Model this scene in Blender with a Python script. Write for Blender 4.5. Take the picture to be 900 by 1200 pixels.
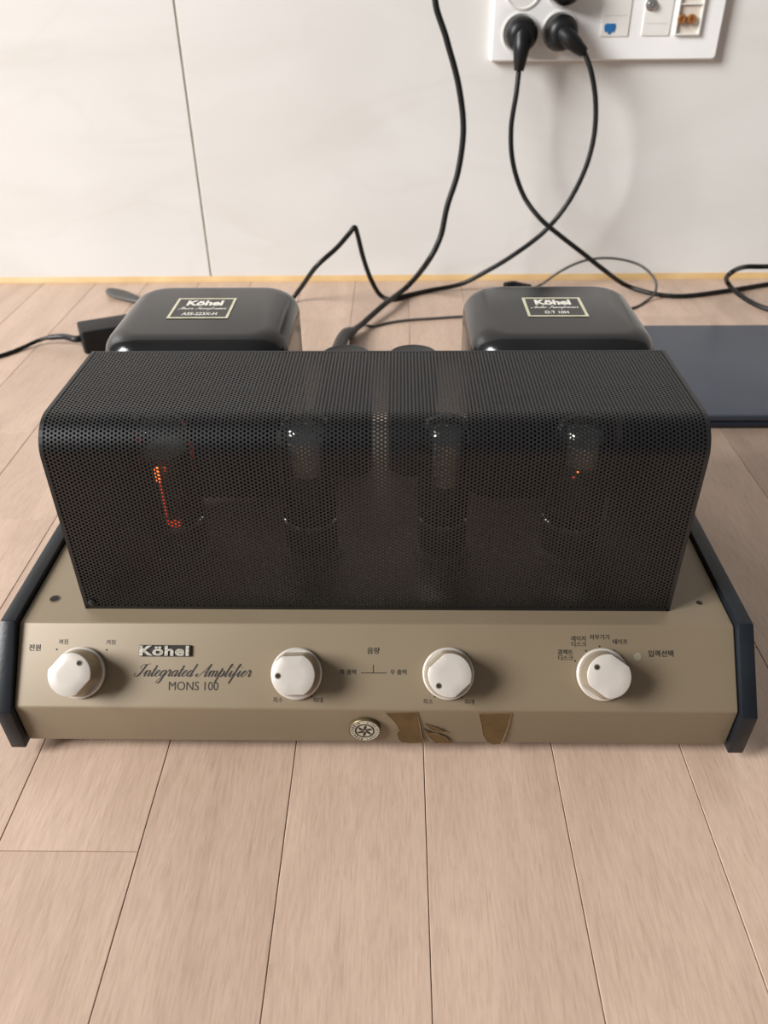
import bpy, bmesh, math, random
from mathutils import Vector, Matrix
from math import sin, cos, pi, radians

random.seed(7)
for o in list(bpy.data.objects): bpy.data.objects.remove(o)
scene = bpy.context.scene
COL = scene.collection

# ---------------------------------------------------------------- camera
F_PX, PITCH, YAW, ROLL, CAM_H = 930.68, 0.60802, 0.020179, -0.0117146, 0.379615
def _basis():
    cp, sp = cos(PITCH), sin(PITCH)
    Rz = Matrix.Rotation(YAW, 3, 'Z')
    fw = Rz @ Vector((0, cp, -sp)); r = Rz @ Vector((1, 0, 0)); u = Rz @ Vector((0, sp, cp))
    r2 = cos(ROLL)*r + sin(ROLL)*u; u2 = -sin(ROLL)*r + cos(ROLL)*u
    return r2, u2, fw
CR, CU, CF = _basis()
CO = Vector((0, 0, CAM_H))
cam_data = bpy.data.cameras.new('camera'); cam = bpy.data.objects.new('camera', cam_data); COL.objects.link(cam)
cam_data.sensor_fit = 'VERTICAL'; cam_data.sensor_height = 36.0; cam_data.lens = F_PX/1200*36.0
cam_data.clip_start = 0.01
M4 = Matrix((( CR.x, CU.x, -CF.x, CO.x), (CR.y, CU.y, -CF.y, CO.y), (CR.z, CU.z, -CF.z, CO.z), (0, 0, 0, 1)))
cam.matrix_world = M4
cam_data.dof.use_dof = True; cam_data.dof.focus_distance = 0.44; cam_data.dof.aperture_fstop = 13.0
scene.camera = cam

# ---------------------------------------------------------------- world, light, exposure
w = bpy.data.worlds.new('world'); scene.world = w; w.use_nodes = True
bg = w.node_tree.nodes['Background']; bg.inputs[0].default_value = (1.0, 0.965, 0.935, 1); bg.inputs[1].default_value = 0.17
def area(name, loc, target, sx, sy, power, col):
    l = bpy.data.lights.new(name, 'AREA'); l.shape = 'RECTANGLE'; l.size = sx; l.size_y = sy; l.energy = power; l.color = col
    o = bpy.data.objects.new(name, l); COL.objects.link(o); o.location = loc
    o.rotation_euler = (Vector(target)-Vector(loc)).to_track_quat('-Z', 'Y').to_euler(); return o
area('window_daylight', (-4.6, -1.6, 3.0), (0.0, 0.6, 0.1), 2.0, 2.6, 520, (1.0, 0.99, 0.985))
vs = scene.view_settings
vs.view_transform = 'Standard'; vs.look = 'None'; vs.gamma = 1.0; vs.use_curve_mapping = False; vs.exposure = 0.36

# ---------------------------------------------------------------- helpers
def ray(px, py):
    return CR*((px-450)/F_PX) + CU*((600-py)/F_PX) + CF
def at_z(px, py, z=0.0):            # pixel onto a horizontal surface
    d = ray(px, py); return CO + d*((z-CAM_H)/d.z)
def at_y(px, py, y):                # pixel onto an upright surface
    d = ray(px, py); return CO + d*(y/d.y)

def new_mat(name, base=(.5,.5,.5), rough=.5, metal=0.0, spec=0.5):
    m = bpy.data.materials.new(name); m.use_nodes = True
    b = m.node_tree.nodes['Principled BSDF']
    b.inputs['Base Color'].default_value = (*base, 1); b.inputs['Roughness'].default_value = rough
    b.inputs['Metallic'].default_value = metal; b.inputs['Specular IOR Level'].default_value = spec
    return m
def nd(m, t, **kw):
    n = m.node_tree.nodes.new(t)
    for k, v in kw.items(): setattr(n, k, v)
    return n
def lk(m, a, b): m.node_tree.links.new(a, b)
def noisy(m, c1, c2, scale, detail=4, lo=.35, hi=.65, stretch=(1,1,1), bump=0, bscale=None, rough=None):
    """colour that wanders between c1 and c2, optional fine relief"""
    b = m.node_tree.nodes['Principled BSDF']
    tc = nd(m, 'ShaderNodeTexCoord'); mp = nd(m, 'ShaderNodeMapping'); mp.inputs['Scale'].default_value = stretch
    lk(m, tc.outputs['Object'], mp.inputs[0])
    n = nd(m, 'ShaderNodeTexNoise'); n.inputs['Scale'].default_value = scale; n.inputs['Detail'].default_value = detail
    lk(m, mp.outputs[0], n.inputs[0])
    r = nd(m, 'ShaderNodeValToRGB'); r.color_ramp.elements[0].position = lo; r.color_ramp.elements[1].position = hi
    r.color_ramp.elements[0].color = (*c1, 1); r.color_ramp.elements[1].color = (*c2, 1)
    lk(m, n.outputs[0], r.inputs[0]); lk(m, r.outputs[0], b.inputs['Base Color'])
    if bump:
        n2 = nd(m, 'ShaderNodeTexNoise'); n2.inputs['Scale'].default_value = bscale or scale*8; n2.inputs['Detail'].default_value = 2
        lk(m, mp.outputs[0], n2.inputs[0])
        bp = nd(m, 'ShaderNodeBump'); bp.inputs['Strength'].default_value = bump; bp.inputs['Distance'].default_value = .0005
        lk(m, n2.outputs[0], bp.inputs['Height']); lk(m, bp.outputs[0], b.inputs['Normal'])
    return m

class MB:
    def __init__(s): s.v = []; s.f = []
    def add(s, vs, fs):
        n = len(s.v); s.v += [tuple(p) for p in vs]; s.f += [tuple(i+n for i in f) for f in fs]; return s
    def box(s, x0, x1, y0, y1, z0, z1):
        return s.add([(x0,y0,z0),(x1,y0,z0),(x1,y1,z0),(x0,y1,z0),(x0,y0,z1),(x1,y0,z1),(x1,y1,z1),(x0,y1,z1)],
              [(3,2,1,0),(4,5,6,7),(0,1,5,4),(1,2,6,5),(2,3,7,6),(3,0,4,7)])
    def rings(s, rings, cap0=True, cap1=True):
        n = len(rings[0]); vs = [p for r in rings for p in r]; fs = []
        for i in range(len(rings)-1):
            for j in range(n):
                a, b = i*n+j, i*n+(j+1) % n; fs.append((a, b, b+n, a+n))
        if cap0: fs.append(tuple(range(n-1, -1, -1)))
        if cap1: fs.append(tuple(range((len(rings)-1)*n, len(rings)*n)))
        return s.add(vs, fs)
    def lathe(s, prof, n=32, cap0=True, cap1=True, c=(0,0,0)):
        return s.rings([[(c[0]+r*cos(2*pi*k/n), c[1]+r*sin(2*pi*k/n), c[2]+z) for k in range(n)] for r, z in prof], cap0, cap1)
    def prism(s, poly, z0, z1):
        return s.rings([[(x, y, z0) for x, y in poly], [(x, y, z1) for x, y in poly]])
    def prism_x(s, poly, x0, x1):   # poly in (y,z)
        return s.rings([[(x0, y, z) for y, z in poly], [(x1, y, z) for y, z in poly]])
    def tube(s, pts, rad, n=12, flat=None):
        pts = [Vector(p) for p in pts]; N = len(pts); rings = []
        up = Vector((0, 0, 1)); prev = None
        for i, p in enumerate(pts):
            t = (pts[min(i+1, N-1)]-pts[max(i-1, 0)]).normalized()
            if prev is None:
                a = t.cross(up)
                if a.length < 1e-4: a = t.cross(Vector((1, 0, 0)))
                a.normalize()
            else:
                a = (prev - t*prev.dot(t)).normalized()
            prev = a; b = t.cross(a)
            r = rad(i/(N-1)) if callable(rad) else rad
            rings.append([p + a*(r*cos(2*pi*k/n)) + b*(r*sin(2*pi*k/n)) for k in range(n)])
        return s.rings(rings)
    def build(s, name, mat, parent=None, smooth=None, bevel=None, seg=2):
        me = bpy.data.meshes.new(name); me.from_pydata(s.v, [], s.f); me.update()
        bm = bmesh.new(); bm.from_mesh(me); bmesh.ops.recalc_face_normals(bm, faces=bm.faces)
        if bevel:
            es = [e for e in bm.edges if len(e.link_faces) == 2 and e.calc_face_angle(0) > .3]
            bmesh.ops.bevel(bm, geom=es, offset=bevel, segments=seg, affect='EDGES', profile=.5)
        bm.to_mesh(me); bm.free()
        me.materials.append(mat)
        if smooth is not None:
            for p in me.polygons: p.use_smooth = True
            try: me.set_sharp_from_angle(angle=radians(smooth))
            except Exception: pass
        o = bpy.data.objects.new(name, me); COL.objects.link(o)
        if parent: o.parent = parent
        return o

def crom(pts, n=10):
    """Catmull-Rom through the points"""
    P = [Vector(p) for p in pts]; P = [P[0]*2-P[1]] + P + [P[-1]*2-P[-2]]; out = []
    for i in range(1, len(P)-2):
        for k in range(n):
            t = k/n; a, b, c, d = P[i-1], P[i], P[i+1], P[i+2]
            out.append(0.5*((2*b) + (c-a)*t + (2*a-5*b+4*c-d)*t*t + (3*b-a-3*c+d)*t**3))
    out.append(P[-2]); return out
def empty(name, loc=(0,0,0), rz=0):
    o = bpy.data.objects.new(name, None); COL.objects.link(o); o.location = loc; o.rotation_euler = (0, 0, rz); o.empty_display_size = .02; return o
def tag(o, label=None, cat=None, group=None, kind=None):
    for k, v in (('label', label), ('category', cat), ('group', group), ('kind', kind)):
        if v: o[k] = v
    return o
def rrect(cx, cy, hx, hy, r, n=6):
    r = max(min(r, hx, hy), 1e-5); pts = []
    for sx, sy, a0 in ((1,1,0),(-1,1,pi/2),(-1,-1,pi),(1,-1,3*pi/2)):
        for k in range(n+1):
            a = a0+pi/2*k/n; pts.append((cx+sx*(hx-r)+r*cos(a), cy+sy*(hy-r)+r*sin(a)))
    return pts
def rbox(mb, x0, x1, y0, y1, z0, z1, rc, rf, n=7, m=6, flatbottom=True):
    """box with rounded upright corners and a filleted top"""
    cx, cy, hx, hy = (x0+x1)/2, (y0+y1)/2, (x1-x0)/2, (y1-y0)/2; rings = []
    def ring(ins, z): return [(x, y, z) for x, y in rrect(cx, cy, hx-ins, hy-ins, rc-ins*0.75, n)]
    if not flatbottom:
        for k in range(m): a = pi/2*k/m; rings.append(ring(rf*(1-sin(a)), z0+rf*(1-cos(a))))
        rings.append(ring(0, z0+rf))
    else: rings.append(ring(0, z0))
    for k in range(m+1): a = pi/2*k/m; rings.append(ring(rf*(1-cos(a)), z1-rf+rf*sin(a)))
    return mb.rings(rings)

def text_mesh(s, size, extrude=0.0, offset=0.0, shear=0.0, align='CENTER', sx=1.0, spacing=1.0, line=1.0):
    cu = bpy.data.curves.new('lettering', 'FONT'); cu.body = s; cu.size = size; cu.extrude = extrude; cu.offset = offset
    cu.shear = shear; cu.align_x = align; cu.align_y = 'CENTER'; cu.space_character = spacing; cu.space_line = line
    cu.resolution_u = 3
    o = bpy.data.objects.new('lettering', cu); COL.objects.link(o)
    bpy.context.view_layer.update()
    me = bpy.data.meshes.new_from_object(o.evaluated_get(bpy.context.evaluated_depsgraph_get()))
    bpy.data.objects.remove(o); bpy.data.curves.remove(cu)
    if sx != 1.0:
        for v in me.vertices: v.co.x *= sx
    return me
def place_mesh(name, me, mat, parent, mw):
    me.name = name; me.materials.clear(); me.materials.append(mat)
    o = bpy.data.objects.new(name, me); COL.objects.link(o); o.parent = parent; o.matrix_local = mw; return o

# ---------------------------------------------------------------- materials
def wood_mat():
    m = new_mat('oak_plank', rough=.36, spec=.5); b = m.node_tree.nodes['Principled BSDF']
    tc = nd(m, 'ShaderNodeTexCoord'); oi = nd(m, 'ShaderNodeObjectInfo')
    add = nd(m, 'ShaderNodeVectorMath', operation='MULTIPLY_ADD')
    comb = nd(m, 'ShaderNodeCombineXYZ')
    for i in range(3): lk(m, oi.outputs['Random'], comb.inputs[i])
    lk(m, comb.outputs[0], add.inputs[0]); add.inputs[1].default_value = (7.3, 19.1, 3.7); lk(m, tc.outputs['Object'], add.inputs[2])
    def noise(scale, stretch, detail, rough=.6, dist=0):
        mp = nd(m, 'ShaderNodeMapping'); mp.inputs['Scale'].default_value = stretch; lk(m, add.outputs[0], mp.inputs[0])
        n = nd(m, 'ShaderNodeTexNoise'); n.inputs['Scale'].default_value = scale; n.inputs['Detail'].default_value = detail
        n.inputs['Roughness'].default_value = rough; n.inputs['Distortion'].default_value = dist
        lk(m, mp.outputs[0], n.inputs[0]); return n
    broad = noise(9, (2.6, .45, 1), 5, .6, 1.1)      # cathedral figure
    fine = noise(85, (9, .75, 1), 6, .72, .3)             # long pores
    pores = noise(140, (6, .35, 1), 2, .5)
    r1 = nd(m, 'ShaderNodeValToRGB'); e = r1.color_ramp.elements
    e[0].position = .30; e[0].color = (.455, .325, .246, 1); e[1].position = .72; e[1].color = (.575, .425, .329, 1)
    lk(m, broad.outputs[0], r1.inputs[0])
    r2 = nd(m, 'ShaderNodeValToRGB'); e = r2.color_ramp.elements
    e[0].position = .30; e[0].color = (.76, .735, .70, 1); e[1].position = .58; e[1].color = (1, 1, 1, 1)
    lk(m, fine.outputs[0], r2.inputs[0])
    mx = nd(m, 'ShaderNodeMix', data_type='RGBA', blend_type='MULTIPLY'); mx.inputs[0].default_value = .75
    lk(m, r1.outputs[0], mx.inputs[6]); lk(m, r2.outputs[0], mx.inputs[7])
    r3 = nd(m, 'ShaderNodeValToRGB'); e = r3.color_ramp.elements
    e[0].position = .30; e[0].color = (.86, .83, .79, 1); e[1].position = .42; e[1].color = (1, 1, 1, 1)
    lk(m, pores.outputs[0], r3.inputs[0])
    mx2 = nd(m, 'ShaderNodeMix', data_type='RGBA', blend_type='MULTIPLY'); mx2.inputs[0].default_value = .6
    lk(m, mx.outputs[2], mx2.inputs[6]); lk(m, r3.outputs[0], mx2.inputs[7])
    # plank-to-plank tone
    hsv = nd(m, 'ShaderNodeHueSaturation'); mr = nd(m, 'ShaderNodeMapRange'); mr.inputs['To Min'].default_value = .95; mr.inputs['To Max'].default_value = 1.05
    lk(m, oi.outputs['Random'], mr.inputs[0]); lk(m, mr.outputs[0], hsv.inputs['Value']); lk(m, mx2.outputs[2], hsv.inputs['Color'])
    lk(m, hsv.outputs[0], b.inputs['Base Color'])
    bp = nd(m, 'ShaderNodeBump'); bp.inputs['Strength'].default_value = .12; bp.inputs['Distance'].default_value = .0006
    lk(m, fine.outputs[0], bp.inputs['Height']); lk(m, bp.outputs[0], b.inputs['Normal'])
    return m
def tile_mat():
    m = new_mat('wall_tile', rough=.30, spec=.4); b = m.node_tree.nodes['Principled BSDF']
    tc = nd(m, 'ShaderNodeTexCoord'); mp = nd(m, 'ShaderNodeMapping'); mp.inputs['Rotation'].default_value = (0, radians(28), 0); mp.inputs['Scale'].default_value = (1, 1, 2.6)
    lk(m, tc.outputs['Object'], mp.inputs[0])
    n = nd(m, 'ShaderNodeTexNoise'); n.inputs['Scale'].default_value = 3.2; n.inputs['Detail'].default_value = 5; n.inputs['Distortion'].default_value = .9
    lk(m, mp.outputs[0], n.inputs[0])
    r = nd(m, 'ShaderNodeValToRGB'); e = r.color_ramp.elements
    e[0].position = .36; e[0].color = (.68, .665, .635, 1); e[1].position = .62; e[1].color = (.725, .713, .69, 1)
    lk(m, n.outputs[0], r.inputs[0])
    n2 = nd(m, 'ShaderNodeTexNoise'); n2.inputs['Scale'].default_value = 2.1; n2.inputs['Detail'].default_value = 3; n2.inputs['Distortion'].default_value = .7
    lk(m, mp.outputs[0], n2.inputs[0])
    v = nd(m, 'ShaderNodeValToRGB'); e = v.color_ramp.elements    # thin pale-grey veins where the noise crosses its middle
    e[0].position = .475; e[0].color = (1, 1, 1, 1); e[1].position = .525; e[1].color = (1, 1, 1, 1)
    k = v.color_ramp.elements.new(.50); k.color = (.98, .976, .97, 1)
    lk(m, n2.outputs[0], v.inputs[0])
    mx = nd(m, 'ShaderNodeMix', data_type='RGBA', blend_type='MULTIPLY'); mx.inputs[0].default_value = 1
    lk(m, r.outputs[0], mx.inputs[6]); lk(m, v.outputs[0], mx.inputs[7]); lk(m, mx.outputs[2], b.inputs['Base Color'])
    return m
WOOD = wood_mat(); TILE = tile_mat()
GAP = noisy(new_mat('floor_joint', rough=.9), (.10,.06,.045), (.16,.10,.075), 40)
GROUT = noisy(new_mat('grout', rough=.9), (.40,.38,.32), (.48,.455,.39), 60)
CAULK = noisy(new_mat('amber_sealant', rough=.5), (.56,.36,.15), (.66,.45,.22), 14)
CHAMP = noisy(new_mat('champagne_paint', rough=.46, metal=.12, spec=.4), (.198,.153,.098), (.226,.177,.116), 9, 5, .3, .7, bump=.04, bscale=1500)
NAVY = noisy(new_mat('black_blue_lacquer', rough=.36, spec=.3), (.005,.007,.010), (.010,.0125,.016), 25, bump=.15, bscale=400)
CAGE = noisy(new_mat('black_cage_enamel', rough=.42, spec=.6), (.003,.003,.0035), (.006,.006,.007), 30)
COVER = noisy(new_mat('black_cover_paint', rough=.17, spec=.42), (.006,.006,.0065), (.012,.012,.0125), 18, 6, .3, .75, bump=.08, bscale=700)
CAPM = noisy(new_mat('grey_capacitor_sleeve', rough=.45), (.016,.016,.016), (.026,.026,.025), 30)
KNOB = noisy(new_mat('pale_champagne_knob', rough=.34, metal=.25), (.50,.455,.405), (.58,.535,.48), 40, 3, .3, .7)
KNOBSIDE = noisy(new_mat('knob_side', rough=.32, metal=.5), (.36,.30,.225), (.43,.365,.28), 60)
INK = noisy(new_mat('dark_brown_ink', rough=.6), (.012,.008,.005), (.02,.014,.009), 200)
HOLE = noisy(new_mat('dark_hole', rough=.8), (.008,.007,.006), (.012,.010,.008), 90)
BADGE = noisy(new_mat('badge_black', rough=.4), (.012,.010,.008), (.02,.017,.013), 90)
SILVER = noisy(new_mat('silver_letter', rough=.35, metal=.5), (.34,.32,.26), (.62,.59,.50), 700)
GOLDP = noisy(new_mat('pale_gold_print', rough=.45, metal=.3), (.55,.53,.38), (.66,.64,.47), 120)
CREAMP = noisy(new_mat('cream_print', rough=.5), (.62,.60,.52), (.72,.70,.62), 120)
PLATEB = noisy(new_mat('label_plate_black', rough=.4), (.022,.021,.019), (.032,.031,.028), 90)
RESIN = noisy(new_mat('amber_tape_residue', rough=.28), (.068,.037,.010), (.10,.056,.016), 90, 5, .3, .7, bump=.3, bscale=350)
RESINEDGE = noisy(new_mat('tape_residue_rim', rough=.4), (.16,.10,.05), (.24,.17,.10), 200)
CORD = noisy(new_mat('black_cord_rubber', rough=.42, spec=.3), (.004,.004,.004), (.008,.008,.0075), 60)
CORDG = noisy(new_mat('grey_cord_vinyl', rough=.5), (.045,.042,.038), (.06,.056,.05), 60)
PLUG = noisy(new_mat('plug_rubber', rough=.38, spec=.3), (.005,.005,.0055), (.010,.010,.0105), 80)
BRICK = noisy(new_mat('adapter_plastic', rough=.5, spec=.3), (.004,.004,.004), (.008,.008,.008), 120, bump=.2, bscale=900)
WHITE = noisy(new_mat('white_plastic', rough=.32), (.86,.86,.85), (.89,.89,.88), 20)
WHITE2 = noisy(new_mat('warm_white_plastic', rough=.35), (.76,.75,.71), (.80,.79,.755), 20)
BLUE = noisy(new_mat('blue_jack', rough=.4), (.015,.13,.36), (.02,.17,.44), 80)
STEEL = noisy(new_mat('bright_steel', rough=.22, metal=1), (.60,.60,.60), (.72,.72,.72), 90)
COPPER = noisy(new_mat('copper_post', rough=.35, metal=.5), (.36,.15,.05), (.48,.22,.08), 200)
SLATE = noisy(new_mat('slate_lid', rough=.42, spec=.6), (.028,.038,.056), (.036,.047,.068), 12, bump=.05, bscale=1500)
SLATE2 = noisy(new_mat('slate_base', rough=.4), (.010,.016,.03), (.016,.024,.042), 12)
BAKE = noisy(new_mat('tube_base_bakelite', rough=.4), (.02,.017,.014), (.03,.026,.02), 80)
ANODE = noisy(new_mat('tube_anode_metal', rough=.55, metal=.5), (.035,.033,.03), (.06,.056,.05), 80)
GETTER = noisy(new_mat('silver_getter', rough=.18, metal=1), (.55,.55,.53), (.75,.75,.72), 60)
SOCK = noisy(new_mat('tube_socket_ceramic', rough=.5), (.20,.18,.15), (.26,.24,.20), 80)
HEAT = new_mat('heater_glow'); _b = HEAT.node_tree.nodes['Principled BSDF']
_b.inputs['Base Color'].default_value = (.3,.03,.01,1); _b.inputs['Emission Color'].default_value = (1, .13, .02, 1); _b.inputs['Emission Strength'].default_value = 3.2
HEATD = new_mat('heater_dim'); _b = HEATD.node_tree.nodes['Principled BSDF']
_b.inputs['Base Color'].default_value = (.2,.02,.01,1); _b.inputs['Emission Color'].default_value = (1, .07, .02, 1); _b.inputs['Emission Strength'].default_value = .7
GLASS = bpy.data.materials.new('tube_glass'); GLASS.use_nodes = True
_nt = GLASS.node_tree; _nt.nodes.clear(); _o = _nt.nodes.new('ShaderNodeOutputMaterial'); _mx = _nt.nodes.new('ShaderNodeMixShader')
_t = _nt.nodes.new('ShaderNodeBsdfTransparent'); _t.inputs[0].default_value = (.93,.95,.94,1); _g = _nt.nodes.new('ShaderNodeBsdfGlossy'); _g.inputs['Roughness'].default_value = .06
_fr = _nt.nodes.new('ShaderNodeFresnel'); _fr.inputs[0].default_value = 1.5
_nt.links.new(_fr.outputs[0], _mx.inputs[0]); _nt.links.new(_t.outputs[0], _mx.inputs[1]); _nt.links.new(_g.outputs[0], _mx.inputs[2]); _nt.links.new(_mx.outputs[0], _o.inputs[0])

# ---------------------------------------------------------------- the room: floor planks, tiled wall
YW, WA = 1.13081, 0.004877            # wall plane y = YW + WA*x
WROT = math.atan(WA)
PW, PL, X0 = 0.075, 0.8955, -0.20956
floor = MB().box(-1.72, 1.68, -1.3, 1.20, -.03, -.0022).build('floor', GAP); tag(floor, kind='structure')
def plank_mesh(length):
    g = .0002; b = .0003
    mb = MB(); mb.box(g, PW-g, g, length-g, -.0022, 0)
    o = mb.build('plank', WOOD, bevel=b, seg=1); me = o.data; bpy.data.objects.remove(o); return me
cache = {}
for k in range(-20, 25):
    joint = .2365 - .149*k
    s = joint - math.ceil((joint+1.3)/PL)*PL
    y = s
    while y < YW:
        a, b = max(y, -1.3), min(y+PL, YW+.015)
        if b-a > .02:
            key = round(b-a, 4)
            if key not in cache: cache[key] = plank_mesh(b-a)
            o = bpy.data.objects.new('plank', cache[key]); COL.objects.link(o); o.parent = floor; o.location = (X0+k*PW, a, 0)
        y += PL
wall = MB().box(-1.9, 1.9, .0012, .12, -.03, 2.4).build('wall_back', GROUT); tag(wall, kind='structure')
wall.location = (0, YW, 0); wall.rotation_euler = (0, 0, WROT)
TW, TH, TX = 1.2, .6, -.2677
tm = None
for i in range(-2, 2):
    for j in range(4):
        x0, x1, z0, z1 = TX+i*TW+.0014, TX+(i+1)*TW-.0014, j*TH+.0009, (j+1)*TH-.0009
        x0c, x1c = max(x0, -1.9), min(x1, 1.9)
        o = MB().box(0, x1c-x0c, 0, .008, 0, z1-z0).build('wall_tile', TILE, wall, bevel=.0006, seg=1); o.location = (x0c, 0, z0)
bb = MB().prism_x([(-.0045, 0), (0, 0), (0, .0075), (-.0012, .0070), (-.0040, .0018)], -1.7, 1.68).build('trim_1', CAULK); tag(bb, 'thin amber sealant strip along the foot of the tiled wall', kind='structure')
bb.location = (0, YW, 0); bb.rotation_euler = (0, 0, WROT)

# ================================================================ the amplifier
AX, AY, AR = -.0133, .2970, radians(-.22)
amp = empty('tube_amplifier', (AX, AY, 0), AR)
tag(amp, 'champagne and black tube amplifier with perforated cage and four pale knobs on the wooden floor', 'amplifier')
AM = Matrix.Translation((AX, AY, 0)) @ Matrix.Rotation(AR, 4, 'Z'); AMI = AM.inverted()
def loc_ray(px, py):
    return AMI @ CO, AMI.to_3x3() @ ray(px, py)
def hit(px, py, p0, n):
    o, d = loc_ray(px, py); n = Vector(n); return o + d*((Vector(p0)-o).dot(n)/d.dot(n))
HW = .2000
ZB, ZE, ZD = .0110, .0400, .0745        # bottom, knee, deck heights
YT = .0315; YR = .2700                   # deck front edge and rear edge (local y; knee is y=0)
th = .0016
# folded sheet: lower front, sloped front, deck, rear
prof = [(.0015, ZB), (0, ZE), (YT, ZD), (YR, ZD), (YR, ZB)]
mb = MB(); mb.prism_x(prof, -HW, HW)
chassis = mb.build('chassis', CHAMP, amp, smooth=40, bevel=.0011, seg=3)
chassis['label'] = 'champagne folded sheet metal chassis with sloped printed front'
# side cheeks
def cheek(x0, x1):
    e = .0034
    p = [(.0005-.0030, .0085), (-.0040, ZE-.0005), (YT-.0022, ZD+e), (YR+.004, ZD+e), (YR+.004, .0085)]
    return MB().prism_x(p, x0, x1).build('side_panel', NAVY, amp, smooth=30, bevel=.0008, seg=2)
cheek(-HW-.0092, -HW-.0004); cheek(HW+.0004, HW+.0092)
for sx in (-1, 1):
    for y in (.05, .24):
        MB().lathe([(.0105, 0), (.0115, .003), (.0115, .0112)], 20, c=(sx*.165, y, 0)).build('rubber_foot', PLUG, amp, smooth=40)
# deck screw holes
for px, py, r in ((64, 702, .0026), (819, 707, .0017)):
    h = hit(px, py, (0, 0, ZD), (0, 0, 1))
    a = MB().lathe([(r*1.35, 0), (r*1.35, .00025), (r, .0004)], 18, cap1=True, c=(h.x, h.y, ZD-.0001)).build('deck_hole', CHAMP, chassis, smooth=40)
    MB().lathe([(r, 0), (r, .0003)], 16, c=(h.x, h.y, ZD+.0002)).build('hole_core', HOLE, chassis)

# --- sloped front coordinates
SL = Vector((0, YT, ZD-ZE)); SLn = SL.normalized(); NRM = Vector((1, 0, 0)).cross(SLn).normalized()   # faces front-up
if NRM.y > 0: NRM = -NRM
PM = Matrix(((1, 0, 0, 0), (0, SLn.y, NRM.y, 0), (0, SLn.z, NRM.z, ZE), (0, 0, 0, 1)))   # local x, up-slope, out
PM3 = Matrix(((1, SLn.x, NRM.x, 0), (0, SLn.y, NRM.y, 0), (0, SLn.z, NRM.z, ZE), (0, 0, 0, 1)))
PMI = PM3.inverted()
def on_front(px, py):
    h = PMI @ hit(px, py, (0, 0, ZE), NRM); return h.x, h.y
def front_m(x, v, out=0.0, rot=0.0): return PM3 @ Matrix.Translation((x, v, out)) @ Matrix.Rotation(rot, 4, 'Z')

# --- knobs: round skirt, round body with two flats, small pointer hole
def knob(px, py, ang):
    x, v = on_front(px, py)
    R, RB, H, FL = .0142, .0116, .0165, .0102; RW, FW = .0131, .0117
    a = radians(ang)
    sk = []
    mb = MB().lathe([(R-.0006, 0), (R, .0006), (R, .0024), (R-.0008, .0031), (RW-.001, .0028)], 48)
    # body
    def body_ring(r, fl, z):
        out = []
        N = 64
        for k in range(N):
            t = 2*pi*k/N; X, Y = r*cos(t), r*sin(t)
            Y = max(-fl, min(fl, Y)); out.append((X, Y, z))
        return out
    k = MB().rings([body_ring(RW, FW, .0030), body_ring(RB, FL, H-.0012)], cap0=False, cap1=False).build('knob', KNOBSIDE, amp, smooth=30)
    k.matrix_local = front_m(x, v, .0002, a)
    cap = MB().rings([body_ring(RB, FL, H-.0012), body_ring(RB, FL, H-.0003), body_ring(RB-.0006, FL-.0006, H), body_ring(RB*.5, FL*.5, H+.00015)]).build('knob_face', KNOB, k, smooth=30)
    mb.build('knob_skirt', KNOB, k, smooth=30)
    MB().lathe([(.0018, 0), (.0016, .0003), (.0012, .0003)], 20, c=(RB*.70, 0, H+.0000)).build('pointer_rim', KNOBSIDE, k, smooth=40)
    MB().lathe([(.0012, 0), (.0012, .0004)], 16, c=(RB*.70, 0, H+.0001)).build('pointer_hole', HOLE, k)
    return k
knob(95, 788, 49); knob(348, 789, 182); knob(525, 789, 222); knob(705, 790, 144)

# --- printed lettering on the sloped front
def front_text(s, px, py, size, offset=.0, sx=1.0, line=1.0, align='CENTER', mat=INK):
    x, v = on_front(px, py)
    me = text_mesh(s, size, .00004, offset, 0, align, sx, 1.0, line)
    return place_mesh('printed_label', me, mat, chassis, front_m(x, v, .00008))
S1, S2 = .0039, .0031
front_text('전원', 41, 759.5, S1, .00006)
front_text('꺼짐', 74.5, 752.5, S2)
front_text('켜짐', 130, 753, S2)
front_text('음량', 437.5, 763, S1, .00006)
front_text('좌 출력', 408, 788, S2, .00004)
front_text('우 출력', 467, 788, S2, .00004)
front_text('최소', 325.5, 820.5, S2); front_text('최대', 372.5, 821, S2)
front_text('최소', 501.5, 822.5, S2); front_text('최대', 550, 823, S2)
front_text('콤팩트\n디스크', 662.5, 768, S2, .00004, line=1.0)
front_text('레이저\n디스크', 678, 752, S2, .00004, line=1.0)
front_text('외부기기', 702.5, 747, S2, .00004)
front_text('테이프', 726.5, 752.5, S2, .00004)
front_text('입력선택', 774.5, 766.5, S1, .00008)
front_text('MONS 100', 226.5, 804.5, .0068, 0, sx=.90)
def dot(px, py, r=.0005, mat=INK, name='printed_dot'):
    x, v = on_front(px, py); o = MB().lathe([(r, 0), (r, .0001)], 14).build(name, mat, chassis); o.matrix_local = front_m(x, v, .00002); return o
for px, py in ((66.5, 761), (125, 761.5), (333, 815.5), (365, 816), (509.5, 816.5), (541, 817), (674, 774.5), (686.5, 762.5), (702.5, 757.5), (719.5, 762.5)): dot(px, py)
dot(747, 769.5, .0022, new_mat('pale_spot', (.26,.23,.165), .45, .2), 'pale_spot')  # small round spot, paler than the champagne paint around it
# balance mark between the volume knobs
(xa, va), (xb, vb), (xc, vc) = on_front(423, 788.5), on_front(453, 788.5), on_front(437.5, 779)
o = MB().box(xa, xb, -.00022, .00022, 0, .0001).build('printed_rule', INK, chassis); o.matrix_local = front_m(0, va, .00002)
o = MB().box(-.00020, .00020, 0, vc-va, 0, .0001).build('printed_rule', INK, chassis); o.matrix_local = front_m(xc, va, .00002)

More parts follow.
